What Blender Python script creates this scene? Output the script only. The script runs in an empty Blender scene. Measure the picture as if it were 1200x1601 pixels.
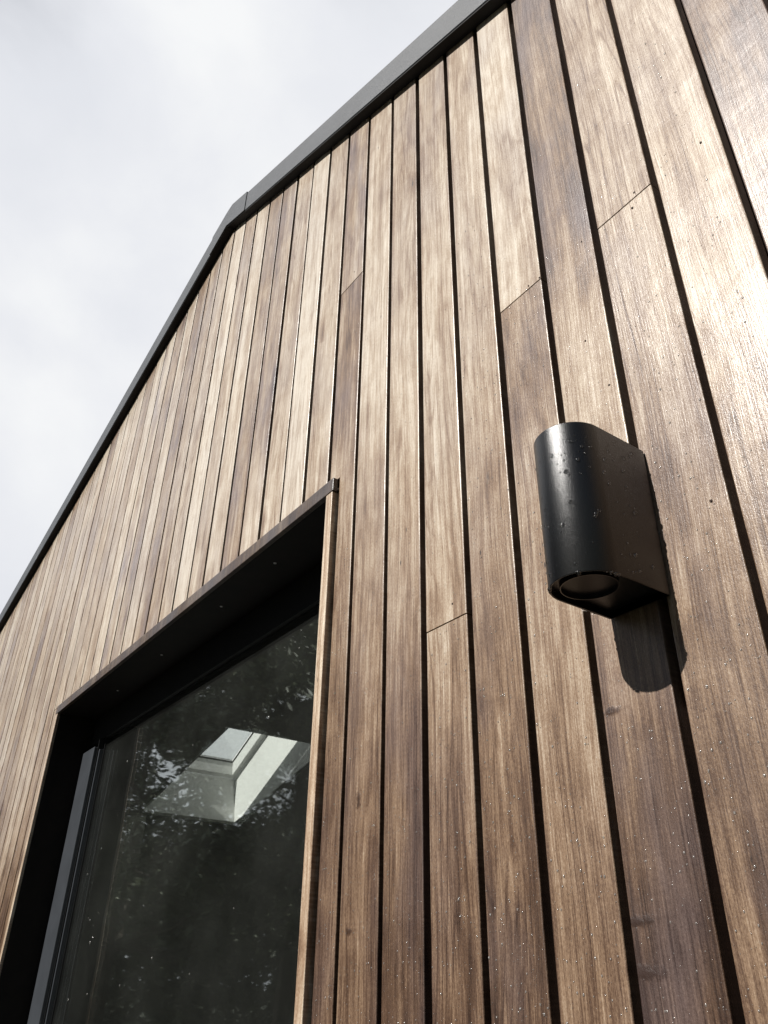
import bpy, bmesh, math, random
from mathutils import Vector, Matrix
import numpy as np

# ------------------------------------------------------------------ camera, sky, sun, exposure
S = 0.65            # metres per layout unit (the camera stands one unit in front of the cladding)
EYE = 1.5           # eye height
def W(X, y, Z):     # layout units (wall face at y = 1, eye at origin) -> world metres (wall face at y = 0)
    return Vector((X * S, (y - 1.0) * S, Z * S + EYE))

scene = bpy.context.scene
C = scene.collection
camd = bpy.data.cameras.new('camera')
cam = bpy.data.objects.new('camera', camd)
C.objects.link(cam)
r = Vector((0.58034207, 0.81423799, 0.01481815)); u = Vector((0.41353056, -0.31031856, 0.85597598)); f = Vector((-0.70156651, 0.49063111, 0.5168032))
M = Matrix((r, u, -f)).transposed().to_4x4()
M.translation = W(0, 0, 0)
cam.matrix_world = M
camd.sensor_fit = 'VERTICAL'
camd.sensor_height = 24.0
camd.lens = 1237.2 / 1601 * 24.0
camd.clip_start = 0.02
camd.clip_end = 2000
scene.camera = cam

SUN = Vector((-0.04, -1.0, 0.765)).normalized()
sund = bpy.data.lights.new('sun', 'SUN')
sund.energy = 5.0
sund.angle = math.radians(0.53)
sund.color = (1.0, 0.965, 0.915)
sun = bpy.data.objects.new('sun', sund)
sun.rotation_euler = SUN.to_track_quat('Z', 'Y').to_euler()
C.objects.link(sun)

world = bpy.data.worlds.new('World')
scene.world = world
world.use_nodes = True
wn, wl = world.node_tree.nodes, world.node_tree.links
wn.clear()
out = wn.new('ShaderNodeOutputWorld')
sky = wn.new('ShaderNodeTexSky'); sky.sky_type = 'NISHITA'; sky.sun_disc = False
sky.sun_elevation = math.asin(SUN.z)
sky.sun_rotation = math.atan2(SUN.x, SUN.y)
bg_clear = wn.new('ShaderNodeBackground'); bg_clear.inputs[1].default_value = 0.022
wl.new(sky.outputs[0], bg_clear.inputs[0])
tc = wn.new('ShaderNodeTexCoord')
mp = wn.new('ShaderNodeMapping'); mp.inputs['Scale'].default_value = (1.0, 1.0, 1.7); mp.inputs['Location'].default_value = (3.1, 0.4, 0.9)
wl.new(tc.outputs['Generated'], mp.inputs[0])
n1 = wn.new('ShaderNodeTexNoise'); n1.inputs['Scale'].default_value = 2.5; n1.inputs['Detail'].default_value = 7; n1.inputs['Roughness'].default_value = 0.5; n1.inputs['Distortion'].default_value = 0.35
wl.new(mp.outputs[0], n1.inputs['Vector'])
cr = wn.new('ShaderNodeValToRGB')
cr.color_ramp.elements[0].position = 0.36; cr.color_ramp.elements[0].color = (0.79, 0.81, 0.86, 1)
cr.color_ramp.elements[1].position = 0.66; cr.color_ramp.elements[1].color = (0.95, 0.96, 0.97, 1)
e = cr.color_ramp.elements.new(0.5); e.color = (0.85, 0.865, 0.905, 1)
wl.new(n1.outputs[0], cr.inputs[0])
bg_cloud = wn.new('ShaderNodeBackground'); bg_cloud.inputs[1].default_value = 0.645
wl.new(cr.outputs[0], bg_cloud.inputs[0])
# the cloud bank lies behind the house and to the left; unseen clear sky around the sun is shaped to deepen shadows
dot = wn.new('ShaderNodeVectorMath'); dot.operation = 'DOT_PRODUCT'; dot.inputs[1].default_value = (-0.85, 0.53, 0.0)
wl.new(tc.outputs['Generated'], dot.inputs[0])
ma = wn.new('ShaderNodeMath'); ma.operation = 'MULTIPLY_ADD'; ma.inputs[1].default_value = 0.35; ma.inputs[2].default_value = -0.17
wl.new(n1.outputs[0], ma.inputs[0])
ad = wn.new('ShaderNodeMath'); ad.operation = 'ADD'
wl.new(dot.outputs['Value'], ad.inputs[0]); wl.new(ma.outputs[0], ad.inputs[1])
mr = wn.new('ShaderNodeMapRange'); mr.interpolation_type = 'SMOOTHSTEP'
mr.inputs['From Min'].default_value = 0.18; mr.inputs['From Max'].default_value = 0.46
wl.new(ad.outputs[0], mr.inputs['Value'])
mx = wn.new('ShaderNodeMixShader')
wl.new(mr.outputs[0], mx.inputs[0]); wl.new(bg_clear.outputs[0], mx.inputs[1]); wl.new(bg_cloud.outputs[0], mx.inputs[2])
wl.new(mx.outputs[0], out.inputs[0])

vs = scene.view_settings
vs.view_transform = 'Standard'; vs.look = 'None'; vs.exposure = 0.6; vs.gamma = 1.0; vs.use_curve_mapping = False
scene.render.film_transparent = False
cy = scene.cycles
cy.max_bounces = 8; cy.transparent_max_bounces = 12; cy.caustics_reflective = False; cy.caustics_refractive = False

# ------------------------------------------------------------------ small helpers
rng = random.Random(7)

def obj(name, bm, mat, parent=None, smooth=False):
    me = bpy.data.meshes.new(name)
    bm.to_mesh(me); bm.free()
    if smooth:
        for p in me.polygons: p.use_smooth = True
    me.materials.append(mat)
    o = bpy.data.objects.new(name, me)
    C.objects.link(o)
    if parent is not None:
        o.parent = parent
        o.matrix_parent_inverse = Matrix.Identity(4)
        o.location = -parent_world(parent)
    return o

def parent_world(p):
    v = Vector(p.location)
    while p.parent is not None:
        p = p.parent; v += Vector(p.location)
    return v

def thing(name, label, cat, loc, group=None):
    o = bpy.data.objects.new(name, None); C.objects.link(o)
    o.empty_display_size = 0.2
    o.location = loc
    o['label'] = label; o['category'] = cat
    if group: o['group'] = group
    return o

def box(bm, x0, x1, y0, y1, z0, z1, bevel=0.0):      # layout units
    vs_ = [bm.verts.new(W(x, y, z)) for x in (x0, x1) for y in (y0, y1) for z in (z0, z1)]
    q = [(0,1,3,2),(4,6,7,5),(0,4,5,1),(2,3,7,6),(0,2,6,4),(1,5,7,3)]
    fs = [bm.faces.new([vs_[i] for i in t]) for t in q]
    if bevel:
        es = list({e for f_ in fs for e in f_.edges})
        bmesh.ops.bevel(bm, geom=es, offset=bevel, segments=2, profile=0.5, affect='EDGES')
    return fs

def prism_xz(bm, pts, y0, y1):                       # polygon in the wall's plane given depth
    a = [bm.verts.new(W(x, y0, z)) for x, z in pts]
    b = [bm.verts.new(W(x, y1, z)) for x, z in pts]
    n = len(pts)
    fa = bm.faces.new(a); fb = bm.faces.new(b[::-1])
    fs = [fa, fb]
    for i in range(n):
        fs.append(bm.faces.new([a[(i+1) % n], a[i], b[i], b[(i+1) % n]]))
    bmesh.ops.recalc_face_normals(bm, faces=fs)
    return fs

# ------------------------------------------------------------------ materials
class NT:
    def __init__(s, name):
        s.m = bpy.data.materials.new(name); s.m.use_nodes = True
        s.n = s.m.node_tree.nodes; s.l = s.m.node_tree.links
        s.b = s.n['Principled BSDF']
    def node(s, t, **kw):
        x = s.n.new(t)
        for k, v in kw.items(): setattr(x, k, v)
        return x
    def set(s, sock, v):
        if isinstance(v, bpy.types.NodeSocket): s.l.new(v, sock)
        else: sock.default_value = v
    def math(s, op, a, b=None, c=None, clamp=False):
        x = s.node('ShaderNodeMath', operation=op, use_clamp=clamp)
        s.set(x.inputs[0], a)
        if b is not None: s.set(x.inputs[1], b)
        if c is not None: s.set(x.inputs[2], c)
        return x.outputs[0]
    def noise(s, vec, scale, detail=2, rough=0.5, dist=0.0):
        x = s.node('ShaderNodeTexNoise'); s.set(x.inputs['Vector'], vec)
        x.inputs['Scale'].default_value = scale; x.inputs['Detail'].default_value = detail
        x.inputs['Roughness'].default_value = rough; x.inputs['Distortion'].default_value = dist
        return x.outputs[0]
    def comb(s, x, y, z):
        c = s.node('ShaderNodeCombineXYZ'); s.set(c.inputs[0], x); s.set(c.inputs[1], y); s.set(c.inputs[2], z)
        return c.outputs[0]
    def range(s, v, a, b, c=0.0, d=1.0, smooth=True):
        x = s.node('ShaderNodeMapRange')
        if smooth: x.interpolation_type = 'SMOOTHSTEP'
        s.set(x.inputs[0], v)
        for i, q in zip((1, 2, 3, 4), (a, b, c, d)): x.inputs[i].default_value = q
        return x.outputs[0]
    def ramp(s, v, els):
        x = s.node('ShaderNodeValToRGB'); s.set(x.inputs[0], v)
        r_ = x.color_ramp
        r_.elements[0].position, r_.elements[0].color = els[0][0], (*els[0][1], 1)
        r_.elements[1].position, r_.elements[1].color = els[-1][0], (*els[-1][1], 1)
        for p, c in els[1:-1]:
            e_ = r_.elements.new(p); e_.color = (*c, 1)
        return x.outputs[0]
    def mix(s, f_, a, b, mode='MIX'):
        x = s.node('ShaderNodeMix', data_type='RGBA', blend_type=mode)
        s.set(x.inputs[0], f_); s.set(x.inputs[6], a if isinstance(a, bpy.types.NodeSocket) else (*a, 1)); s.set(x.inputs[7], b if isinstance(b, bpy.types.NodeSocket) else (*b, 1))
        return x.outputs[2]
    def bump(s, h, strength, dist, normal=None):
        x = s.node('ShaderNodeBump'); x.inputs['Strength'].default_value = strength; x.inputs['Distance'].default_value = dist
        s.set(x.inputs['Height'], h)
        if normal is not None: s.set(x.inputs['Normal'], normal)
        return x.outputs[0]

def wood_material(name, use_attr=True, gain=1.0, tone=0.5, purple=0.3, rough=0.46):
    t = NT(name)
    g = t.node('ShaderNodeNewGeometry')
    sp = t.node('ShaderNodeSeparateXYZ'); t.l.new(g.outputs['Position'], sp.inputs[0])
    if use_attr:
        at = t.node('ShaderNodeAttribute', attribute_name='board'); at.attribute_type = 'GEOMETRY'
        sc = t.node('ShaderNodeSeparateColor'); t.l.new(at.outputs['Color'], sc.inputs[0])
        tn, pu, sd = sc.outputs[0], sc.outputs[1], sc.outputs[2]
    else:
        tn, pu, sd = tone, purple, 0.37
    x, z = sp.outputs[0], sp.outputs[2]
    y = sp.outputs[1]
    off = t.math('MULTIPLY', sd, 61.0)
    xs = t.math('ADD', x, off)
    zs = t.math('ADD', z, t.math('MULTIPLY', sd, 23.0))
    yo = t.math('MULTIPLY', y, 3.0)
    # slow sideways wander of the grain
    wob = t.noise(t.comb(t.math('MULTIPLY', xs, 3.0), yo, t.math('MULTIPLY', zs, 1.1)), 1.0, 2)
    xw = t.math('ADD', xs, t.math('MULTIPLY', t.math('SUBTRACT', wob, 0.5), 0.06))
    fine = t.noise(t.comb(t.math('MULTIPLY', xw, 520.0), t.math('MULTIPLY', y, 80.0), t.math('MULTIPLY', zs, 16.0)), 1.0, 3, 0.65)
    streak = t.noise(t.comb(t.math('MULTIPLY', xw, 130.0), t.math('MULTIPLY', y, 30.0), t.math('MULTIPLY', zs, 1.6)), 1.0, 4, 0.62)
    broad = t.noise(t.comb(t.math('MULTIPLY', xw, 30.0), yo, t.math('MULTIPLY', zs, 1.3)), 1.0, 3, 0.55)
    # growth rings: level lines of a stretched noise field
    fld = t.noise(t.comb(t.math('MULTIPLY', xw, 11.0), yo, t.math('MULTIPLY', zs, 0.75)), 1.0, 1.5, 0.4)
    rings = t.math('ABSOLUTE', t.math('SINE', t.math('MULTIPLY', fld, 62.0)))
    rings = t.math('POWER', rings, 0.55)
    blotch = t.noise(t.comb(t.math('MULTIPLY', xs, 9.0), yo, t.math('MULTIPLY', zs, 2.6)), 1.0, 4, 0.6)
    blotch = t.range(blotch, 0.42, 0.68)
    fig = t.noise(t.comb(t.math('MULTIPLY', xs, 13.0), yo, t.math('MULTIPLY', zs, 21.0)), 1.0, 3, 0.55, 0.6)   # cross figure
    pores = t.noise(t.comb(t.math('MULTIPLY', xw, 900.0), yo, t.math('MULTIPLY', zs, 55.0)), 1.0, 2, 0.5)
    pores = t.range(pores, 0.64, 0.76)
    vo = t.node('ShaderNodeTexVoronoi'); vo.feature = 'F1'
    t.l.new(t.comb(t.math('MULTIPLY', xs, 26.0), yo, t.math('MULTIPLY', zs, 7.5)), vo.inputs['Vector']); vo.inputs['Scale'].default_value = 1.0
    vr = t.node('ShaderNodeSeparateColor'); t.l.new(vo.outputs['Color'], vr.inputs[0])
    gate = t.math('GREATER_THAN', vr.outputs[0], 0.86)
    knot = t.math('MULTIPLY', gate, t.range(t.math('ADD', vo.outputs['Distance'], t.math('MULTIPLY', fine, 0.08)), 0.06, 0.14, 1.0, 0.0))
    halo = t.math('MULTIPLY', gate, t.range(vo.outputs['Distance'], 0.05, 0.5, 1.0, 0.0))
    vp = t.node('ShaderNodeTexVoronoi'); vp.feature = 'F1'
    t.l.new(t.comb(t.math('MULTIPLY', xs, 70.0), yo, t.math('MULTIPLY', zs, 22.0)), vp.inputs['Vector']); vp.inputs['Scale'].default_value = 1.0
    vq = t.node('ShaderNodeSeparateColor'); t.l.new(vp.outputs['Color'], vq.inputs[0])
    pin = t.math('MULTIPLY', t.math('GREATER_THAN', vq.outputs[0], 0.985), t.range(vp.outputs['Distance'], 0.05, 0.13, 1.0, 0.0))
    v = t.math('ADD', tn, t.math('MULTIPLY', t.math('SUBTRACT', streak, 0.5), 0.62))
    v = t.math('ADD', v, t.math('MULTIPLY', t.math('SUBTRACT', fine, 0.5), 0.75))
    v = t.math('ADD', v, t.math('MULTIPLY', t.math('SUBTRACT', broad, 0.5), 0.6))
    v = t.math('ADD', v, t.math('MULTIPLY', t.math('SUBTRACT', rings, 0.72), 0.10))
    v = t.math('ADD', v, t.math('MULTIPLY', t.math('SUBTRACT', fig, 0.5), 0.16))
    mott = t.noise(t.comb(t.math('MULTIPLY', xw, 24.0), yo, t.math('MULTIPLY', zs, 7.5)), 1.0, 6, 0.75, 0.5)
    v = t.math('ADD', v, t.math('MULTIPLY', t.math('SUBTRACT', mott, 0.5), 0.62))
    # cathedral figure: thin dark late-wood lines, strong on some boards only
    fl2 = t.noise(t.comb(t.math('MULTIPLY', xw, 9.0), yo, t.math('MULTIPLY', zs, 0.55)), 1.0, 2, 0.45)
    tri = t.math('ABSOLUTE', t.math('SUBTRACT', t.math('FRACT', t.math('MULTIPLY', fl2, 34.0)), 0.5))
    late = t.range(tri, 0.0, 0.16, 1.0, 0.0)
    amt = t.range(t.noise(t.comb(t.math('MULTIPLY', xs, 4.0), 0.0, t.math('MULTIPLY', zs, 0.9)), 1.0, 2), 0.46, 0.66, 0.03, 0.20)
    v = t.math('SUBTRACT', v, t.math('MULTIPLY', late, amt))
    v = t.math('SUBTRACT', v, t.math('MULTIPLY', t.math('MULTIPLY', blotch, pu), 0.12))
    v = t.math('ADD', v, 0.03)
    grit = t.noise(t.comb(t.math('MULTIPLY', xs, 700.0), yo, t.math('MULTIPLY', zs, 260.0)), 1.0, 2, 0.7)
    v = t.math('ADD', v, t.math('MULTIPLY', t.math('SUBTRACT', grit, 0.5), 0.55))
    hair = t.noise(t.comb(t.math('MULTIPLY', xw, 330.0), yo, t.math('MULTIPLY', zs, 2.2)), 1.0, 2, 0.5)
    v = t.math('SUBTRACT', v, t.math('MULTIPLY', t.range(hair, 0.60, 0.72), 0.22))
    v = t.math('SUBTRACT', v, t.math('MULTIPLY', halo, 0.20))
    kb = None
    knoise = t.noise(t.comb(t.math('MULTIPLY', x, 95.0), 0.0, t.math('MULTIPLY', z, 70.0)), 1.0, 3, 0.6, 0.4)
    for kx, kz, ka, kc in (KNOTS if use_attr else []):
        dx = t.math('MULTIPLY', t.math('SUBTRACT', x, kx), ka); dz = t.math('MULTIPLY', t.math('SUBTRACT', t.math('ADD', z, t.math('MULTIPLY', wob, 0.02)), kz + 0.01), kc)
        dd = t.math('SQRT', t.math('ADD', t.math('MULTIPLY', dx, dx), t.math('MULTIPLY', dz, dz)))
        dd = t.math('ADD', dd, t.math('MULTIPLY', t.math('SUBTRACT', knoise, 0.5), 1.5))
        ks = t.range(dd, 0.0, 0.75, 1.0, 0.0)
        kb = ks if kb is None else t.math('MAXIMUM', kb, ks)
    if kb is not None: v = t.math('SUBTRACT', v, t.math('MULTIPLY', kb, 0.34))
    k = gain
    col = t.ramp(v, [(0.0, (0.030*k, 0.015*k, 0.009*k)), (0.3, (0.098*k, 0.056*k, 0.034*k)), (0.55, (0.235*k, 0.155*k, 0.098*k)),
                     (0.78, (0.42*k, 0.335*k, 0.248*k)), (1.0, (0.62*k, 0.555*k, 0.46*k))])
    pf = t.math('MULTIPLY', blotch, pu, clamp=True)
    pc = t.ramp(v, [(0.0, (0.045*k, 0.028*k, 0.026*k)), (0.5, (0.150*k, 0.110*k, 0.104*k)), (1.0, (0.34*k, 0.285*k, 0.27*k))])
    col = t.mix(pf, col, pc)
    col = t.mix(t.math('MULTIPLY', pores, 0.55), col, (0.05*k, 0.028*k, 0.02*k))
    col = t.mix(knot, col, (0.022, 0.012, 0.008))
    col = t.mix(pin, col, (0.015, 0.009, 0.007))
    t.l.new(col, t.b.inputs['Base Color'])
    ro = t.math('ADD', rough - 0.08, t.math('MULTIPLY', t.noise(t.comb(t.math('MULTIPLY', xs, 40.0), yo, t.math('MULTIPLY', zs, 14.0)), 1.0, 3, 0.6), 0.18))
    t.l.new(ro, t.b.inputs['Roughness'])
    t.b.inputs['Specular IOR Level'].default_value = 0.22
    wet = t.noise(t.comb(t.math('MULTIPLY', xs, 5.0), yo, t.math('MULTIPLY', zs, 3.0)), 1.0, 4, 0.6)
    t.l.new(t.range(wet, 0.36, 0.62, 0.45, 1.0), t.b.inputs['Coat Weight'])
    t.b.inputs['Coat Roughness'].default_value = 0.30
    t.b.inputs['Coat IOR'].default_value = 1.33
    # rough sawn and rain roughened surface
    micro = t.noise(t.comb(t.math('MULTIPLY', xs, 1100.0), t.math('MULTIPLY', y, 900.0), t.math('MULTIPLY', zs, 600.0)), 1.0, 2, 0.6)
    h = t.math('ADD', t.math('MULTIPLY', fine, 0.5), t.math('MULTIPLY', micro, 0.55))
    h = t.math('ADD', h, t.math('MULTIPLY', streak, 0.8))
    h = t.math('SUBTRACT', h, t.math('MULTIPLY', pores, 0.25))
    h = t.math('SUBTRACT', h, t.math('MULTIPLY', knot, 1.2))
    b1 = t.bump(fig, 0.16, 0.004)
    if kb is not None: b1 = t.bump(t.math('MULTIPLY', kb, knoise), 0.3, 0.004, b1)
    b2 = t.bump(h, 0.55, 0.0011, b1)
    t.l.new(b2, t.b.inputs['Normal'])
    t.l.new(t.bump(t.math('ADD', t.math('MULTIPLY', micro, 0.6), fine), 0.5, 0.0006, b1), t.b.inputs['Coat Normal'])
    t.b.inputs['Coat IOR'].default_value = 1.52
    return t.m

def plain(name, col, rough=0.5, metal=0.0, nscale=0, namt=0.0, bscale=0, bdist=0.0, spec=0.5):
    t = NT(name)
    t.b.inputs['Roughness'].default_value = rough; t.b.inputs['Metallic'].default_value = metal
    t.b.inputs['Specular IOR Level'].default_value = spec
    g = t.node('ShaderNodeTexCoord').outputs['Object']
    if nscale:
        n = t.noise(g, nscale, 4, 0.6)
        lo = tuple(c * (1 - namt) for c in col); hi = tuple(min(1, c * (1 + namt)) for c in col)
        t.l.new(t.ramp(n, [(0.3, lo), (0.7, hi)]), t.b.inputs['Base Color'])
    else:
        t.b.inputs['Base Color'].default_value = (*col, 1)
    if bscale:
        t.l.new(t.bump(t.noise(g, bscale, 2, 0.5), 1.0, bdist), t.b.inputs['Normal'])
    return t.m

KNOTS = [(-0.5174, 1.7494, 37.2, 135.85), (-0.5171, 1.5578, 34.9, 104.5), (-0.5162, 1.5184, 31.0, 85.5), (-0.9942, 1.5665, 69.8, 114.0), (-0.9806, 1.7313, 85.2, 47.5)]
M_wood = wood_material('wet_cedar', gain=0.84)
M_trim = wood_material('weathered_trim_wood', False, 0.38, 0.42, 1.0, 0.55)
M_jamb = wood_material('jamb_wood', False, 1.1, 0.62, 0.1, 0.5)

M_membrane = plain('breather_membrane', (0.030, 0.017, 0.012), 0.9, nscale=30, namt=0.3)
M_fascia = plain('grey_roof_metal', (0.045, 0.050, 0.057), 0.5, 0.0, nscale=9, namt=0.12, bscale=900, bdist=0.0006)
M_roofmetal = plain('dark_roof_metal', (0.10, 0.11, 0.115), 0.45, 0.3, nscale=5, namt=0.2)
M_frame = plain('anthracite_frame', (0.036, 0.040, 0.046), 0.38, 0.0, nscale=14, namt=0.12, bscale=700, bdist=0.0001)
M_gasket_shade = plain('gasket_and_shade_black', (0.006, 0.006, 0.0065), 0.6, nscale=20, namt=0.2, spec=0.2)  # gasket black; on the soffit and head frame it is painted shade
M_white = plain('white_plaster', (0.70, 0.71, 0.69), 0.75, nscale=4, namt=0.03)
M_room = plain('dark_room_paint', (0.15, 0.155, 0.135), 0.8, nscale=3, namt=0.15)
M_room2 = plain('olive_grey_room_paint', (0.36, 0.37, 0.32), 0.8, nscale=3, namt=0.1)
M_floor = plain('room_floorboards', (0.09, 0.07, 0.05), 0.5, nscale=6, namt=0.2)
M_screw = plain('screw_steel', (0.5, 0.5, 0.5), 0.3, 1.0)
M_lamp = plain('black_powder_coat', (0.004, 0.0043, 0.005), 0.28, 0.0, nscale=60, namt=0.1, bscale=2200, bdist=0.00016, spec=0.62)
M_reveal_shade = plain('shaded_reveal_wood', (0.007, 0.0055, 0.0045), 0.7, nscale=25, namt=0.4, spec=0.15)  # near-black paints the reveal's shade into its wood colour
M_lampin = plain('lamp_inner_black', (0.01, 0.01, 0.01), 0.4, nscale=60, namt=0.1)

def glass_material(name, tint, gloss=1.5, wave=0.0, dust=0.010):
    t = NT(name); t.n.remove(t.b)
    o_ = t.n['Material Output']
    tr = t.node('ShaderNodeBsdfTransparent'); tr.inputs[0].default_value = (*tint, 1)
    gl = t.node('ShaderNodeBsdfGlossy'); gl.inputs['Roughness'].default_value = 0.02; gl.inputs['Color'].default_value = (0.95, 1.0, 0.99, 1)
    fr = t.node('ShaderNodeFresnel')
    bf = t.node('ShaderNodeNewGeometry').outputs['Backfacing']
    t.l.new(t.range(bf, 0.0, 1.0, 1.52, 1 / 1.52, False), fr.inputs[0])
    if wave:
        g = t.node('ShaderNodeTexCoord').outputs['Object']
        b = t.bump(t.noise(g, 2.2, 2), 1.0, wave)
        t.l.new(b, gl.inputs['Normal'])
    m = t.node('ShaderNodeMixShader')
    t.l.new(t.math('MULTIPLY', fr.outputs[0], gloss, clamp=True), m.inputs[0])
    t.l.new(tr.outputs[0], m.inputs[1]); t.l.new(gl.outputs[0], m.inputs[2])
    # thin film of dust on the outside
    g3 = t.node('ShaderNodeTexCoord').outputs['Object']
    df = t.node('ShaderNodeBsdfDiffuse'); df.inputs[0].default_value = (0.5, 0.52, 0.48, 1)
    m3 = t.node('ShaderNodeMixShader')
    t.l.new(t.range(t.noise(g3, 3.5, 5, 0.65), 0.3, 0.75, dust * .5, dust * 1.5), m3.inputs[0])
    t.l.new(m.outputs[0], m3.inputs[1]); t.l.new(df.outputs[0], m3.inputs[2]); t.l.new(m3.outputs[0], o_.inputs[0])
    return t.m
M_glass = glass_material('window_glass', (0.90, 0.92, 0.91), 1.5, 0.002)
M_roofglass = glass_material('roof_window_glass', (0.95, 0.96, 0.95), 1.0, 0.0, 0.0)

def water_material():
    t = NT('water'); t.n.remove(t.b)
    o_ = t.n['Material Output']
    tr = t.node('ShaderNodeBsdfTransparent'); tr.inputs[0].default_value = (0.97, 0.97, 0.97, 1)
    rf = t.node('ShaderNodeBsdfRefraction'); rf.inputs['IOR'].default_value = 1.33; rf.inputs['Roughness'].default_value = 0.0
    gl = t.node('ShaderNodeBsdfGlossy'); gl.inputs['Roughness'].default_value = 0.16
    fr = t.node('ShaderNodeFresnel'); fr.inputs[0].default_value = 1.33
    m0 = t.node('ShaderNodeMixShader'); m0.inputs[0].default_value = 0.35
    t.l.new(tr.outputs[0], m0.inputs[1]); t.l.new(rf.outputs[0], m0.inputs[2])
    dm = t.node('ShaderNodeBsdfDiffuse'); dm.inputs[0].default_value = (0.9, 0.86, 0.80, 1)  # pale diffuse painted in for light glinting and focused by the drops
    m2 = t.node('ShaderNodeMixShader'); m2.label = 'painted_glint'; m2.inputs[0].default_value = 0.08
    t.l.new(m0.outputs[0], m2.inputs[1]); t.l.new(dm.outputs[0], m2.inputs[2])
    m = t.node('ShaderNodeMixShader')
    bf = t.node('ShaderNodeNewGeometry').outputs['Backfacing']
    t.l.new(t.math('MULTIPLY', t.math('MAXIMUM', fr.outputs[0], 0.09), t.math('SUBTRACT', 1.0, bf), clamp=True), m.inputs[0])
    t.l.new(m2.outputs[0], m.inputs[1]); t.l.new(gl.outputs[0], m.inputs[2]); t.l.new(m.outputs[0], o_.inputs[0])
    return t.m
M_water = water_material(); M_bead = water_material()
M_bead.name = 'water_bead'
for n_ in M_bead.node_tree.nodes:
    if n_.type == 'MIX_SHADER' and not n_.inputs[0].is_linked: n_.inputs[0].default_value = 0.0 if n_.label == 'painted_glint' else 0.9
    if n_.type == 'BSDF_GLOSSY': n_.inputs['Roughness'].default_value = 0.08

# ------------------------------------------------------------------ layout numbers (fitted to the photograph)
PITCH, G0, GAP = 0.15017, -1.27148, 0.0165
BT = 0.030                              # board thickness, layout units
APEX = (-2.948, 3.637)
SL, SR = 0.2237, 0.5014                 # left and right roof slopes
XL, XR = -10.6, 1.3
ZB = -2.20                              # bottom of the cladding
GROUND = -EYE / S
def soffit(x): return APEX[1] - (SL * (APEX[0] - x) if x < APEX[0] else SR * (x - APEX[0]))

# ------------------------------------------------------------------ ground
def ground():
    t = NT('lawn')
    g = t.node('ShaderNodeNewGeometry').outputs['Position']
    n = t.noise(g, 0.6, 5, 0.6); n2 = t.noise(g, 60, 3, 0.7)
    c = t.ramp(n, [(0.3, (0.018, 0.026, 0.010)), (0.7, (0.035, 0.042, 0.018))])
    t.l.new(t.mix(t.math('MULTIPLY', n2, 0.6), c, (0.02, 0.022, 0.012)), t.b.inputs['Base Color'])
    t.b.inputs['Roughness'].default_value = 0.9
    t.l.new(t.bump(n2, 1.0, 0.03), t.b.inputs['Normal'])
    bm = bmesh.new()
    bmesh.ops.create_grid(bm, x_segments=40, y_segments=40, size=400)
    o = obj('ground', bm, t.m); o['kind'] = 'structure'
    t2 = NT('stone_paving')
    g2 = t2.node('ShaderNodeNewGeometry').outputs['Position']
    br = t2.node('ShaderNodeTexBrick'); t2.l.new(g2, br.inputs['Vector']); br.inputs['Scale'].default_value = 1.0
    br.inputs['Color1'].default_value = (0.05, 0.048, 0.045, 1); br.inputs['Color2'].default_value = (0.038, 0.037, 0.035, 1); br.inputs['Mortar'].default_value = (0.03, 0.03, 0.028, 1)
    br.inputs['Brick Width'].default_value = 0.9; br.inputs['Row Height'].default_value = 0.6; br.inputs['Mortar Size'].default_value = 0.008
    t2.l.new(t2.mix(t2.math('MULTIPLY', t2.noise(g2, 5, 4, 0.6), 0.5), br.outputs[0], (0.03, 0.028, 0.025)), t2.b.inputs['Base Color'])
    t2.b.inputs['Roughness'].default_value = 0.55
    bm = bmesh.new()
    box(bm, XL, XR + 1, -3.2, 1.0, GROUND - 0.2, GROUND + 0.03)
    o = obj('path', bm, t2.m); o['kind'] = 'structure'
ground()

# ------------------------------------------------------------------ the house
house = thing('timber_house', 'house gable clad in wet vertical cedar boards under a grey metal roof verge', 'house', W(-4.65, 2.5, GROUND))

# window opening
OX0, OX1 = -4.41, -1.706      # inner faces of the jambs
JX1 = -1.672                  # outer face of right jamb
JX0 = -4.444
OZ1 = 1.236
OZ0 = -2.15
YF = 0.985                    # trim face stands proud of the boards

NAILS = [(-0.564, 1.3925), (-0.5754, 1.357), (-0.7064, 1.3823), (-0.4115, 1.3734), (-0.8669, 1.3875), (-0.8325, 1.3842), (-1.6321, 2.1193), (-1.1713, 0.7015), (-0.699, 0.979), (-0.5544, 0.6505), (-0.7362, 1.1186)]
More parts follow.
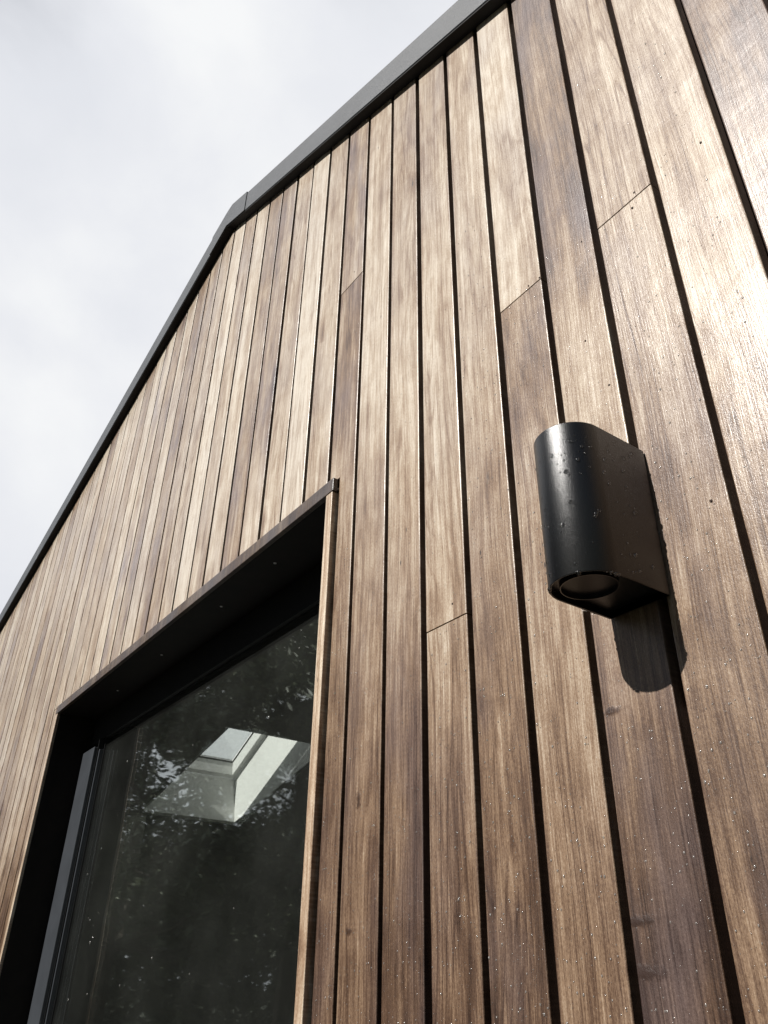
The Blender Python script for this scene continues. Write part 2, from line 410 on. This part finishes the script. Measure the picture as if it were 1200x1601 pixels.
# --- cladding boards: one mesh, boards are its pattern
# boards are numbered from the groove left of the joint; each is a list of pieces from the top down:
# (height of the piece's top, [(height, tone 0 dark .. 1 cream, purple), ...])
PIECES = {  # own board tones, plus glow and sheen painted in as paler keys
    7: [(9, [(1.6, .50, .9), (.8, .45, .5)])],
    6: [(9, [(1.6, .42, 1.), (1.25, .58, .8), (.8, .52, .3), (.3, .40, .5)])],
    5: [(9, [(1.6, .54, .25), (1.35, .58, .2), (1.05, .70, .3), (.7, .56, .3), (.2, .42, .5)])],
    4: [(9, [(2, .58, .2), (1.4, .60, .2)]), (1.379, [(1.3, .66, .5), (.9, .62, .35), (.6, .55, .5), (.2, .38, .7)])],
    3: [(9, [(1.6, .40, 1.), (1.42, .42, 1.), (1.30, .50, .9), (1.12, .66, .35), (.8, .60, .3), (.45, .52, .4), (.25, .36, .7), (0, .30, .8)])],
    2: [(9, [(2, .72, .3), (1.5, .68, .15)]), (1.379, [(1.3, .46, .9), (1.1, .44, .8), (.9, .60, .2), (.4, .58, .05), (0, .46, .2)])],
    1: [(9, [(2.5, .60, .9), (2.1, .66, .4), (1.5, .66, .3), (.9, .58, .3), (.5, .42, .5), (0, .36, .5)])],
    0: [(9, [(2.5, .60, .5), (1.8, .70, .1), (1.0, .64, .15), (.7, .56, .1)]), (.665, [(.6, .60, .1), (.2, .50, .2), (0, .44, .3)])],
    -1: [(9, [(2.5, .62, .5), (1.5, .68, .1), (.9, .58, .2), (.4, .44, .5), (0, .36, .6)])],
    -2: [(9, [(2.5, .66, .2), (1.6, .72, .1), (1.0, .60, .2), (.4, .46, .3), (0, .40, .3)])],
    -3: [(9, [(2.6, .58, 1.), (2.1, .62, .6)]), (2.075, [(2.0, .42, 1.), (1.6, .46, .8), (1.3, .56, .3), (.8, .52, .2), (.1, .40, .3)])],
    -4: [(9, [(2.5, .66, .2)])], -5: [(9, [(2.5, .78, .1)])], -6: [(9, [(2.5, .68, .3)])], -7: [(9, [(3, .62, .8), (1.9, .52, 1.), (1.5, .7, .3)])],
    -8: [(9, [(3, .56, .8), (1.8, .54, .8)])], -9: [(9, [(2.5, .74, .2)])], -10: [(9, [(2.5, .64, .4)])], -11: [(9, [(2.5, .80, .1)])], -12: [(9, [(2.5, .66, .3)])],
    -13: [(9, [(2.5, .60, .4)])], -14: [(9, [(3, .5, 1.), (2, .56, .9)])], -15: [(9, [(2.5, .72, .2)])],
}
bm = bmesh.new()
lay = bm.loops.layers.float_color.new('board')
def key_at(keys, z):
    if z >= keys[0][0]: return keys[0][1:]
    for (za, ta, pa), (zb, tb, pb) in zip(keys[:-1], keys[1:]):
        if z >= zb:
            q = (z - zb) / (za - zb); q = q * q * (3 - 2 * q)
            return (tb + (ta - tb) * q, pb + (pa - pb) * q)
    return keys[-1][1:]
def add_board(x0, x1, z0, ztop, keys, seed, yoff):
    """board slab with softened long edges, cut into short lengths so its tone can drift; square ends at the joints"""
    r_ = 0.0020
    prof = [(x0, 1 + BT), (x0, 1 + r_), (x0 + r_ * .3, 1 + r_ * .3), (x0 + r_, 1), (x1 - r_, 1), (x1 - r_ * .3, 1 + r_ * .3), (x1, 1 + r_), (x1, 1 + BT)]
    n = len(prof); zt = ztop(x0)
    cuts = max(1, int((zt - z0) / .14)); rows = []
    for j in range(cuts):
        z = z0 + (min(zt, ztop(x1)) - z0) * j / cuts
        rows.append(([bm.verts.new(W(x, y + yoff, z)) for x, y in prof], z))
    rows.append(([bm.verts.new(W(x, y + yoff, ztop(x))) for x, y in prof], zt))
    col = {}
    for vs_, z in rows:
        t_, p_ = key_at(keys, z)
        t_ += .045 * max(0.0, min(1.0, (z - .7) / .5)) + .02 - .13 * max(0.0, min(1.0, (.75 - z) / .7))  # sheen gradient painted into the tone: paler high up, darker low down
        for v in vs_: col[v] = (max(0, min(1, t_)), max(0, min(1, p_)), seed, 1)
    fs = []
    for (lo, _), (hi, _) in zip(rows[:-1], rows[1:]):
        fs += [bm.faces.new([lo[i], lo[(i+1) % n], hi[(i+1) % n], hi[i]]) for i in range(n)]
    fs.append(bm.faces.new(rows[-1][0])); fs.append(bm.faces.new(rows[0][0][::-1]))
    for f_ in fs:
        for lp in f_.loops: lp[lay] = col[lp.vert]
for k in range(-62, 17):
    x0 = G0 + PITCH * k + GAP / 2; x1 = x0 + PITCH - GAP
    if x0 < XL or x1 > XR: continue
    rb = random.Random(1000 + k)
    def rkeys():
        t0 = rb.choice([.56, .60, .64, .68, .72]); p0 = rb.choice([.1, .2, .4, .8])
        return [(z, t0 + rb.uniform(-.07, .07) - (.16 if z < .4 else 0) - (.07 if z < .9 else 0), max(0, p0 + rb.uniform(-.3, .3))) for z in (3.0, 2.4, 1.8, 1.2, .7, .1, -.6)]  # lower keys darkened, painting the same fall-off of sheen
    if k in PIECES: pcs = PIECES[k]
    else:
        pcs = [(9, rkeys())]
        if rb.random() < .45: pcs.append((rb.uniform(-.8, 1.6), rkeys()))
    w0, w1 = rb.uniform(-.0028, .0028), rb.uniform(-.0028, .0028)
    x0 += w0; x1 += w1
    # vertical runs left free by the window opening
    runs = [(ZB, 9, x0, x1)]
    if x1 > JX0 and x0 < JX1:
        runs = [(OZ1 + 0.047, 9, x0, x1)]
        if x0 < JX0 - .02: runs.append((ZB, OZ1 + 0.047, x0, JX0 - .006))
        if x1 > JX1 + .02: runs.append((ZB, OZ1 + 0.047, JX1 + .012, x1))
    seeds = [rb.random() * .98 + .01 for _ in pcs]
    yo_ = rb.uniform(-.0007, .0007)
    for z0, z1, a, b in runs:
        for i, (zt, keys) in enumerate(pcs):
            top = min(z1, zt); bot = max(z0, pcs[i+1][0] if i + 1 < len(pcs) else -99)
            if top <= bot: continue
            gapz = 0.0014
            joint_at_top = zt < z1
            fn = (lambda x: soffit(x) - 0.004) if top > 8 else (lambda x, t_=top - (gapz if joint_at_top else 0): t_)
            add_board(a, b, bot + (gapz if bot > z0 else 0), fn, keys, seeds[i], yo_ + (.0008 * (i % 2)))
bmesh.ops.recalc_face_normals(bm, faces=bm.faces[:])
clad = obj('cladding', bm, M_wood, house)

# dark nail heads where the photograph shows them
for nx, nz in NAILS:
    b_ = bmesh.new()
    bmesh.ops.create_cone(b_, cap_ends=True, segments=10, radius1=.0017, radius2=.0014, depth=.0012, matrix=Matrix.Translation(W(nx, 1.0, nz)) @ Matrix.Rotation(math.pi / 2, 4, 'X'))
    obj('nail', b_, M_membrane, house)

# --- the wall behind the boards (frame, membrane) with the opening cut out
bm = bmesh.new()
yb0, yb1 = 1 + BT + .004, 1.34
d = 0.012
prism_xz(bm, [(XL, ZB), (JX0 - .006, ZB), (JX0 - .006, soffit(JX0) - d), (XL, soffit(XL) - d)], yb0, yb1)
prism_xz(bm, [(JX1 + .003, ZB), (XR, ZB), (XR, soffit(XR) - d), (JX1 + .003, soffit(JX1) - d)], yb0, yb1)
prism_xz(bm, [(JX0 - .006, OZ1 + .05), (JX1 + .003, OZ1 + .05), (JX1 + .003, soffit(JX1) - d), (APEX[0], APEX[1] - d), (JX0 - .006, soffit(JX0) - d)], yb0, yb1)
obj('wall', bm, M_membrane, house)

# --- roof: two slopes, verge fascia, ridge cap
FH = 0.145
YO = 0.956                   # front of the overhang
bm = bmesh.new()
def band(x0, x1, z_off0, z_off1, y0, y1):
    prism_xz(bm, [(x0, soffit(x0) + z_off0), (x1, soffit(x1) + z_off0), (x1, soffit(x1) + z_off1), (x0, soffit(x0) + z_off1)], y0, y1)
x_l, x_r = XL - .25, XR + .25
SEAM = -2.70
# roof deck behind the fascia
roof_parts = []
bm = bmesh.new()
# left slope keeps a hole for the roof window (x -9.75..-7.4, y 3.34..4.6)
HX0, HX1, HY0, HY1 = -9.72, -7.50, 3.36, 4.58
def slab(x0, x1, y0, y1):
    band(x0, x1, 0.012, FH - .012, y0, y1)
RH0, RH1 = HX0 - .32, HX1 + .06
slab(x_l, RH0, 1.0, 8.0); slab(RH1, APEX[0], 1.0, 8.0)
slab(RH0 + .0001, RH1 - .0001, 1.0, HY0 - .05); slab(RH0 + .0001, RH1 - .0001, HY1 + .05, 8.0)
slab(APEX[0], x_r, 1.0, 8.0)
roof = obj('roof', bm, M_roofmetal, house)
def verge(name, x0, x1, y0=YO, lo=0.0, hi=FH):
    global bm
    bm = bmesh.new()
    band(x0, x1, lo, hi, y0, 1.0)
    bmesh.ops.bevel(bm, geom=[e_ for e_ in bm.edges], offset=0.0012, segments=1, affect='EDGES')
    return obj(name, bm, M_fascia, roof)
verge('verge_trim', SEAM + .003, 0.15); verge('verge_trim', .156, x_r)
verge('verge_trim', x_l, -6.21); verge('verge_trim', -6.205, -3.16)
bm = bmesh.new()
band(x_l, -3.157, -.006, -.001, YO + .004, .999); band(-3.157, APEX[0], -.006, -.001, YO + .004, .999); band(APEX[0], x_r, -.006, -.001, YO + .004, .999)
obj('soffit', bm, M_gasket_shade, roof)  # black strip paints the shade under the verge
# ridge cap bends over the apex
bm = bmesh.new()
xa, xb = -3.155, SEAM
pts = [(xa, soffit(xa)), (APEX[0], APEX[1]), (xb, soffit(xb)), (xb, soffit(xb) + FH + .006), (APEX[0] + .045, soffit(APEX[0] + .045) + FH + .012), (APEX[0] - .03, soffit(APEX[0] - .03) + FH - .004), (xa, soffit(xa) + FH + .004)]
prism_xz(bm, pts, YO - .003, 1.0)
obj('ridge_cap', bm, M_fascia, roof)

# --- window: jambs, head trim, reveal, frame, pane
win_empty = bpy.data.objects.new('window', None); C.objects.link(win_empty); win_empty.parent = house
win_empty.location = W((OX0 + OX1) / 2, 1.0, OZ0) - Vector(house.location)
window = win_empty
def wbox(name, mat, *a, bevel=0.0, parent=None):
    b_ = bmesh.new(); box(b_, *a, bevel=bevel)
    return obj(name, b_, mat, parent or window)
wbox('jamb', M_jamb, OX1, JX1, YF, 1.34, OZ0, OZ1, bevel=.0012)
wbox('jamb', M_jamb, JX0, OX0 - .003, YF, 1.0, OZ0, OZ1, bevel=.0012)
wbox('reveal_board', M_reveal_shade, JX0, OX0, 1.0, 1.195, OZ0, OZ1)
wbox('reveal_board', M_reveal_shade, OX0, OX1, 1.0, 1.195, OZ1 + .003, OZ1 + .03)
wbox('head_trim', M_trim, JX0, JX1 + .006, YF - .002, 1.0, OZ1, OZ1 + .044, bevel=.0012)
wbox('sill', M_frame, JX0, JX1, .95, 1.30, OZ0 - .05, OZ0, bevel=.002)
YG = 1.212
HB = 1.098                    # underside of the head frame
wbox('head_frame', M_gasket_shade, OX0, OX1, 1.195, 1.27, HB, OZ1)  # black colour paints the shade below the window head
wbox('stile', M_frame, OX0 + .002, -4.222, 1.160, 1.24, OZ0, 1.050, bevel=.002)
wbox('glazing_bead', M_gasket_shade, -4.222, -4.216, 1.178, 1.23, OZ0, HB)
wbox('glazing_bead', M_frame, -4.216, -4.206, 1.184, 1.23, OZ0, HB - .06, bevel=.0012)
wbox('glazing_bead', M_gasket_shade, -4.206, -4.200, 1.205, 1.23, OZ0, HB)
wbox('stile', M_frame, -1.86, OX1 - .002, 1.160, 1.24, OZ0, HB - .002, bevel=.002)
wbox('bottom_frame', M_frame, OX0 + .002, OX1 - .002, 1.165, 1.27, OZ0 + .001, OZ0 + .12, bevel=.002)
bm = bmesh.new()
box(bm, -4.200, -1.86, YG, YG + .009, OZ0 + .12, HB)
pane = obj('pane', bm, M_glass, window)
# keep only the front sheet reflective: remove the back face of the thin slab
for q in ((-2.18, 1.075), (-2.62, 1.085), (-3.25, 1.10), (-3.85, 1.115)):
    b_ = bmesh.new()
    bmesh.ops.create_uvsphere(b_, u_segments=10, v_segments=6, radius=.004, matrix=Matrix.Translation(W(q[0], q[1], OZ1 + .003)) @ Matrix.Diagonal((1, 1, .45, 1)))
    obj('screw', b_, M_screw, window, True)

# --- interior seen through the pane
room = bpy.data.objects.new('room', None); C.objects.link(room); room.parent = house
room.location = W(-5, 3, ZB) - Vector(house.location)
RX0, RX1, RY0, RY1 = -10.55, -1.2, 1.345, 7.0
CM, CC = .23, 3.3
def ceil(x): return CC + CM * (x + 3) if x < -3 else CC - .50 * (x + 3)
bm = bmesh.new()
def ceil_slab(x0, x1, y0, y1):
    prism_xz(bm, [(x0, ceil(x0)), (x1, ceil(x1)), (x1, ceil(x1) + .03), (x0, ceil(x0) + .03)], y0, y1)
ceil_slab(RX0, HX0, RY0, RY1); ceil_slab(HX1, -3, RY0, RY1); ceil_slab(HX0, HX1, RY0, HY0); ceil_slab(HX0, HX1, HY1, RY1); ceil_slab(-3, RX1, RY0, RY1)
obj('ceiling', bm, M_room, room)
def rbox(name, mat, *a):
    b_ = bmesh.new(); box(b_, *a); return obj(name, b_, mat, room)
rbox('floor', M_floor, RX0, RX1, RY0, RY1, ZB - .05, ZB)
bm = bmesh.new()
prism_xz(bm, [(RX0, ZB), (RX1, ZB), (RX1, ceil(RX1) + .03), (-3, CC + .03), (RX0, ceil(RX0) + .03)], RY1, RY1 + .1)
obj('back_wall', bm, M_room, room)
rbox('side_wall', M_room2, RX0 - .1, RX0, RY0, RY1, ZB, ceil(RX0) + .03)
rbox('side_wall', M_room, RX1, RX1 + .1, RY0, RY1, ZB, ceil(RX1) + .03)
rbox('partition', M_room2, RX0, -9.74, RY0, 3.44, ZB, ceil(-9.74) - .002)
rbox('shelf', M_room2, -9.6, -6.4, 6.5, 6.99, -.10, -.05)
# outer end walls and rear wall of the house
bm = bmesh.new()
box(bm, XL, XL + .04, yb1, 7.9, ZB, soffit(XL) - .01)
box(bm, XR - .04, XR, yb1, 7.9, ZB, soffit(XR) - .01)
prism_xz(bm, [(XL + .04, ZB), (XR - .04, ZB), (XR - .04, soffit(XR) - .03), (APEX[0], APEX[1] - .03), (XL + .04, soffit(XL) - .03)], 7.8, 7.86)
obj('outer_wall', bm, M_wood, house)

# --- roof window and its white shaft, square to the left slope
sw = bpy.data.objects.new('skylight', None); C.objects.link(sw); sw.parent = house
sw.location = W(HX1, HY0, 2.2) - Vector(house.location)
nv = Vector((-CM, 1.0)).normalized()          # slope normal in (x, z)
sv = Vector((1.0, CM)).normalized()
def sp_(s_, h_):                               # along slope from HX0, height along normal; the roof window pitches more steeply than the ceiling
    if h_ > .3: h_ = h_ + .26 * max(0.0, s_)
    return (HX0 + sv.x * s_ + nv.x * h_, ceil(HX0) + sv.y * s_ + nv.y * h_)
LEN = (HX1 - HX0) / sv.x
HH = 0.59                                      # shaft depth
def shaft_piece(name, mat, s0, s1, h0, h1, y0, y1, parent):
    b_ = bmesh.new()
    prism_xz(b_, [sp_(s0, h0), sp_(s1, h0), sp_(s1, h1), sp_(s0, h1)], y0, y1)
    return obj(name, b_, mat, parent)
th = .03
shaft_piece('shaft_side', M_white, -th, 0, 0.0, HH, HY0 - th, HY1 + th, sw)
shaft_piece('shaft_side', M_white, LEN, LEN + th, 0.0, HH, HY0 - th, HY1 + th, sw)
shaft_piece('shaft_side', M_white, 0, LEN, 0.0, HH, HY0 - th, HY0, sw)
shaft_piece('shaft_side', M_white, 0, LEN, 0.0, HH, HY1, HY1 + th, sw)
fw = .07
fr_mat = M_white
for a in ((0, fw, HY0, HY1), (LEN - fw, LEN, HY0, HY1), (fw, LEN - fw, HY0, HY0 + fw), (fw, LEN - fw, HY1 - fw, HY1)):
    shaft_piece('window_frame', fr_mat, a[0], a[1], HH + .002, HH + .21, a[2], a[3], sw)
for a in ((fw, fw + .01, HY0 + fw, HY1 - fw), (LEN - fw - .01, LEN - fw, HY0 + fw, HY1 - fw), (fw + .02, LEN - fw - .02, HY0 + fw, HY0 + fw + .01), (fw + .02, LEN - fw - .02, HY1 - fw - .01, HY1 - fw)):
    shaft_piece('gasket', M_gasket_shade, a[0], a[1], HH + .165, HH + .18, a[2], a[3], sw)
shaft_piece('pane', M_roofglass, fw + .02, LEN - fw - .02, HH + .185, HH + .195, HY0 + fw + .02, HY1 - fw - .02, sw)

# ------------------------------------------------------------------ the wall lamp
lamp = thing('wall_lamp', 'black half-round up-and-down wall lamp beaded with rain on the cedar boards', 'wall lamp', W(-.7116, 1.0, .527))
LX, LR, LY, LZ1, LZ0 = -.7116, .0597, .879, .800, .527
def stadium(rr, back=1.0, n=40):
    p_ = [(LX + rr, back)]
    for i in range(n + 1):
        a_ = math.pi * i / n
        p_.append((LX + rr * math.cos(a_), LY - rr * math.sin(a_)))
    p_.append((LX - rr, back))
    return p_
bm = bmesh.new()
yb_ = 0.996
ri = LR - .0035
rings_ = []
levels = [(ri, LZ0 + .012), (ri, LZ0 + .0008), (LR - .0012, LZ0), (LR, LZ0 + .0018), (LR, LZ1 - .0018), (LR - .0015, LZ1), (ri - .001, LZ1), (ri - .001, LZ1 - .006)]
for rr, z in levels:
    rings_.append([bm.verts.new(W(x, y, z)) for x, y in stadium(rr, yb_)])
for a_, b_ in zip(rings_[:-1], rings_[1:]):
    n = len(a_)
    for i in range(n): bm.faces.new([a_[i], b_[i], b_[(i+1) % n], a_[(i+1) % n]])
bm.faces.new(rings_[-1]); bm.faces.new(rings_[0][::-1])
bmesh.ops.recalc_face_normals(bm, faces=bm.faces[:])
housing = obj('housing', bm, M_lamp, lamp)
for p in housing.data.polygons: p.use_smooth = len(p.vertices) == 4
housing.data.set_sharp_from_angle(angle=math.radians(35))
bm = bmesh.new(); box(bm, LX - LR + .004, LX + LR - .004, .9965, 1.0045, LZ0 + .004, LZ1 - .004)
obj('backplate', bm, M_lampin, lamp)
def annulus(name, r0, r1, z0, z1, mat):
    b = bmesh.new(); n = 48
    rs = []
    for rr, z in ((r0, z1), (r0, z0), (r1, z0), (r1, z1)):
        rs.append([b.verts.new(W(LX + rr * math.cos(2 * math.pi * i / n), LY + .003 + rr * math.sin(2 * math.pi * i / n), z)) for i in range(n)])
    for k in range(3):
        for i in range(n): b.faces.new([rs[k][i], rs[k+1][i], rs[k+1][(i+1) % n], rs[k][(i+1) % n]])
    bmesh.ops.recalc_face_normals(b, faces=b.faces[:])
    return obj(name, b, mat, lamp, False)
annulus('lens_ring', .043, .0445, LZ0 + .002, LZ0 + .012, M_lamp)
bm = bmesh.new()
bmesh.ops.create_circle(bm, cap_ends=True, segments=40, radius=.043 * S, matrix=Matrix.Translation(W(LX, LY + .003, LZ0 + .009)))
obj('lens', bm, plain('lamp_lens', (.006, .006, .006), .35, nscale=30, namt=.2, spec=.25), lamp)

# ------------------------------------------------------------------ rain drops
def drop_mesh(specs, name, label, cat='water droplets', segs=(8, 4), mat=None):
    """specs: (centre, normal, radius, flatness, stretch down)"""
    b = bmesh.new()
    for c, nrm, rad, flat, st in specs:
        q = nrm.to_track_quat('Z', 'Y').to_matrix().to_4x4()
        mm = Matrix.Translation(c) @ q @ Matrix.Diagonal((1, st, flat, 1))
        # dome: half sphere slightly sunk into its surface
        rows = []
        for j in range(segs[1] + 1):
            th_ = (math.pi * .56) * j / segs[1]
            if j == 0: rows.append([b.verts.new(mm @ Vector((0, 0, rad)))]); continue
            rows.append([b.verts.new(mm @ Vector((rad * math.sin(th_) * math.cos(2 * math.pi * i / segs[0]), rad * math.sin(th_) * math.sin(2 * math.pi * i / segs[0]), rad * math.cos(th_)))) for i in range(segs[0])])
        for i in range(segs[0]): b.faces.new([rows[0][0], rows[1][i], rows[1][(i+1) % segs[0]]])
        for j in range(1, segs[1]):
            for i in range(segs[0]): b.faces.new([rows[j][i], rows[j+1][i], rows[j+1][(i+1) % segs[0]], rows[j][(i+1) % segs[0]]])
        b.faces.new(rows[-1][::-1])
    bmesh.ops.recalc_face_normals(b, faces=b.faces[:])
    o = obj(name, b, mat or M_water, None, True)
    o['kind'] = 'stuff'; o['label'] = label; o['category'] = cat
    return o
rd = random.Random(5)
sp = []
NY = Vector((0, -1, 0))
while len(sp) < 7500:
    X = rd.uniform(-2.0, -.42); Z = rd.uniform(-.15, 1.9)
    if rd.random() > (1.0 if Z < .35 else .75 - .35 * min(1, (Z - .35))): continue
    if X < JX1 + .02: continue
    fr_ = ((X - G0) / PITCH) % 1.0
    if fr_ < .08 or fr_ > .92: continue
    rad = (.00032 + .0012 * rd.random() ** 4.5)
    sp.append((W(X, 1.0, Z) + Vector((0, .0001, 0)), NY, rad, rd.uniform(.45, .8), rd.uniform(.9, 1.3)))
drop_mesh(sp, 'water_droplets', 'tiny sparkling rain beads scattered over the cedar boards', segs=(6, 3))
sp = []
for i in range(105):
    s_ = rd.random()
    z = LZ0 + .012 + (LZ1 - LZ0 - .024) * rd.random()
    if s_ < .62:
        a_ = rd.uniform(.25, math.pi - .45)
        n_ = Vector((math.cos(a_), -math.sin(a_), 0)); c = W(LX + LR * math.cos(a_), LY - LR * math.sin(a_), z)
    else:
        n_ = Vector((1, 0, 0)); c = W(LX + LR, rd.uniform(LY, .965), z)
    sp.append((c, n_, .0008 + .0019 * rd.random() ** 2.2, rd.uniform(.6, .9), rd.uniform(1, 1.3)))
for i in range(13):          # hanging beads along the lower rim
    a_ = rd.uniform(-.5, math.pi + .9)
    if a_ < 0: x, y = LX + LR - .002, LY + (-a_) * .16
    elif a_ > math.pi: x, y = LX - LR + .002, LY + (a_ - math.pi) * .12
    else: x, y = LX + (LR - .002) * math.cos(a_), LY - (LR - .002) * math.sin(a_)
    sp.append((W(x, y, LZ0 + .0005), Vector((0, 0, -1)), .0012 + .0018 * rd.random(), rd.uniform(.9, 1.3), 1.0))
drop_mesh(sp, 'water_droplets', 'rain beads clinging to the black wall lamp and hanging from its lower rim', segs=(12, 6), mat=M_bead)
sp = []
for i in range(70):
    X = -4.14 + 2.2 * rd.random(); Z = rd.uniform(-.4, 1.0)
    if rd.random() < .35: X = rd.uniform(-4.1, -3.6)
    sp.append((W(X, YG, Z), NY, .0008 + .0020 * rd.random() ** 3.5, rd.uniform(.4, .7), rd.uniform(1, 1.5)))
drop_mesh(sp, 'water_droplets', 'scattered rain beads on the dark window pane', segs=(8, 4))

# ------------------------------------------------------------------ trees opposite the window (seen mirrored in the pane)
def leaf_material(name, a, b):
    t = NT(name)
    g = t.node('ShaderNodeNewGeometry').outputs['Position']
    n = t.noise(g, 1.3, 3, .6)
    t.l.new(t.ramp(n, [(.3, a), (.7, b)]), t.b.inputs['Base Color'])
    t.b.inputs['Roughness'].default_value = .6
    return t.m
M_leaf = leaf_material('green_leaves', (.055, .075, .035), (.12, .14, .07))
M_bark = plain('bark', (.07, .055, .04), .9, nscale=8, namt=.3, bscale=30, bdist=.02)
def limb(b, p0, p1, r0, r1, n=7):
    d_ = (p1 - p0).normalized(); q = d_.to_track_quat('Z', 'Y')
    A = [b.verts.new(p0 + q @ Vector((r0 * math.cos(2*math.pi*i/n), r0 * math.sin(2*math.pi*i/n), 0))) for i in range(n)]
    B = [b.verts.new(p1 + q @ Vector((r1 * math.cos(2*math.pi*i/n), r1 * math.sin(2*math.pi*i/n), 0))) for i in range(n)]
    for i in range(n): b.faces.new([A[i], A[(i+1) % n], B[(i+1) % n], B[i]])
def tree(loc, h, rad, base, nclump, nleaf, seed, label, leaf=.062):
    rt = random.Random(seed)
    root = thing('tree', label, 'tree', Vector(loc), 'trees facing the window')
    b = bmesh.new(); P0 = Vector(loc); lean = Vector((rt.uniform(-.3, .3), rt.uniform(-.3, .3), 0))
    tops = []; prev = P0.copy(); pr = h * .028
    for k in range(1, 7):
        q = P0 + lean * (k / 6) + Vector((rt.uniform(-.12, .12), rt.uniform(-.12, .12), h * .9 * k / 6)); r1 = h * .028 * (1 - k / 6.6)
        limb(b, prev, q, pr, r1); prev, pr = q, r1
        if k >= 2: tops.append(q)
    cl = []
    for i in range(nclump):
        t_ = rt.random() ** .8
        zc = base + (h - base) * (.12 + .88 * t_)
        prof = math.sin(math.pi * min(1, .18 + .82 * t_)) ** .6 if t_ < .95 else .3
        a_ = rt.uniform(0, 2 * math.pi); rr = rad * prof * math.sqrt(rt.random())
        c = P0 + lean * t_ + Vector((rr * math.cos(a_), rr * math.sin(a_), zc))
        cl.append((c, rt.uniform(.35, .75)))
    for c, s_ in cl[::2]:
        src = min(tops, key=lambda q: (q - c).length + (5 if q.z > c.z else 0))
        mid = (src + c) / 2 + Vector((0, 0, -.15))
        limb(b, src, mid, .05, .032, 5); limb(b, mid, c, .032, .01, 5)
    obj('trunk', b, M_bark, root)
    g = np.random.default_rng(seed)
    cc = np.array([tuple(c) for c, _ in cl]); ss = np.array([q for _, q in cl])
    idx = np.repeat(np.arange(len(cl)), nleaf); N = len(idx)
    cen = cc[idx] + g.normal(size=(N, 3)) * np.array([1, 1, .75]) * ss[idx][:, None] * .5 - np.array(loc)
    A = g.uniform(-1, 1, (N, 3)); A /= np.linalg.norm(A, axis=1)[:, None]
    B = np.cross(A, g.uniform(-1, 1, (N, 3))); B /= np.linalg.norm(B, axis=1)[:, None]
    L = (leaf * g.uniform(.6, 1.3, N))[:, None]
    V = np.stack([cen - A * L, cen + B * L * .45 - A * L * .1, cen + A * L, cen - B * L * .45 - A * L * .1], 1).reshape(-1, 3)
    me = bpy.data.meshes.new('crown')
    me.from_pydata(V.tolist(), [], np.arange(4 * N).reshape(-1, 4).tolist()); me.update()
    me.materials.append(M_leaf)
    o = bpy.data.objects.new('crown', me); C.objects.link(o); o.parent = root
    return root
TR = [((-9.6, -4.6, 0), 6.3, 2.3, 1.0, 'round leafy tree nearest to the left of the pane, mirrored in the glass'),
      ((-12.6, -3.3, 0), 6.6, 2.4, 1.0, 'leafy tree with gappy crown mirrored at the far left of the pane'),
      ((-11.6, -6.6, 0), 8.4, 2.7, 1.2, 'tall loose tree mirrored in the upper right of the pane'),
      ((-8.6, -7.6, 0), 6.8, 2.4, 1.0, 'leafy tree mirrored against the right jamb'),
      ((-15.8, -6.0, 0), 7.6, 3.0, 0.6, 'broad dark tree standing behind the mirrored trees'),
      ((-14.2, -9.8, 0), 8.0, 3.0, 0.6, 'wide tree at the back of the mirrored group')]
for i, (l_, h_, r_, b_, lb) in enumerate(TR):
    tree(l_, h_, r_, b_, 40, 560, 40 + i, lb)
# clipped hedge below them
root = thing('hedge', 'dark clipped hedge below the mirrored trees', 'hedge', (-12.5, -6.0, 0))
rh = random.Random(3)
vs_, fs_ = [], []
A, B = Vector((-18, -.6, 0)), Vector((-6.5, -11, 0))
for i in range(80000):
    t_ = rh.random(); c2 = A.lerp(B, t_) + Vector((rh.uniform(-.5, .5), rh.uniform(-.5, .5), 3.3 * rh.random() ** .8 + .3 * math.sin(t_ * 40)))
    a = Vector((rh.uniform(-1, 1), rh.uniform(-1, 1), rh.uniform(-1, 1))).normalized()
    b2 = a.cross(Vector((rh.uniform(-1, 1), rh.uniform(-1, 1), rh.uniform(-1, 1)))).normalized()
    L = .07; i0 = len(vs_)
    vs_ += [c2 - a * L, c2 + b2 * L * .5, c2 + a * L, c2 - b2 * L * .5]; fs_.append((i0, i0+1, i0+2, i0+3))
off = Vector(root.location)
me = bpy.data.meshes.new('foliage'); me.from_pydata([tuple(v - off) for v in vs_], [], fs_); me.materials.append(M_leaf)
o = bpy.data.objects.new('foliage', me); C.objects.link(o); o.parent = root
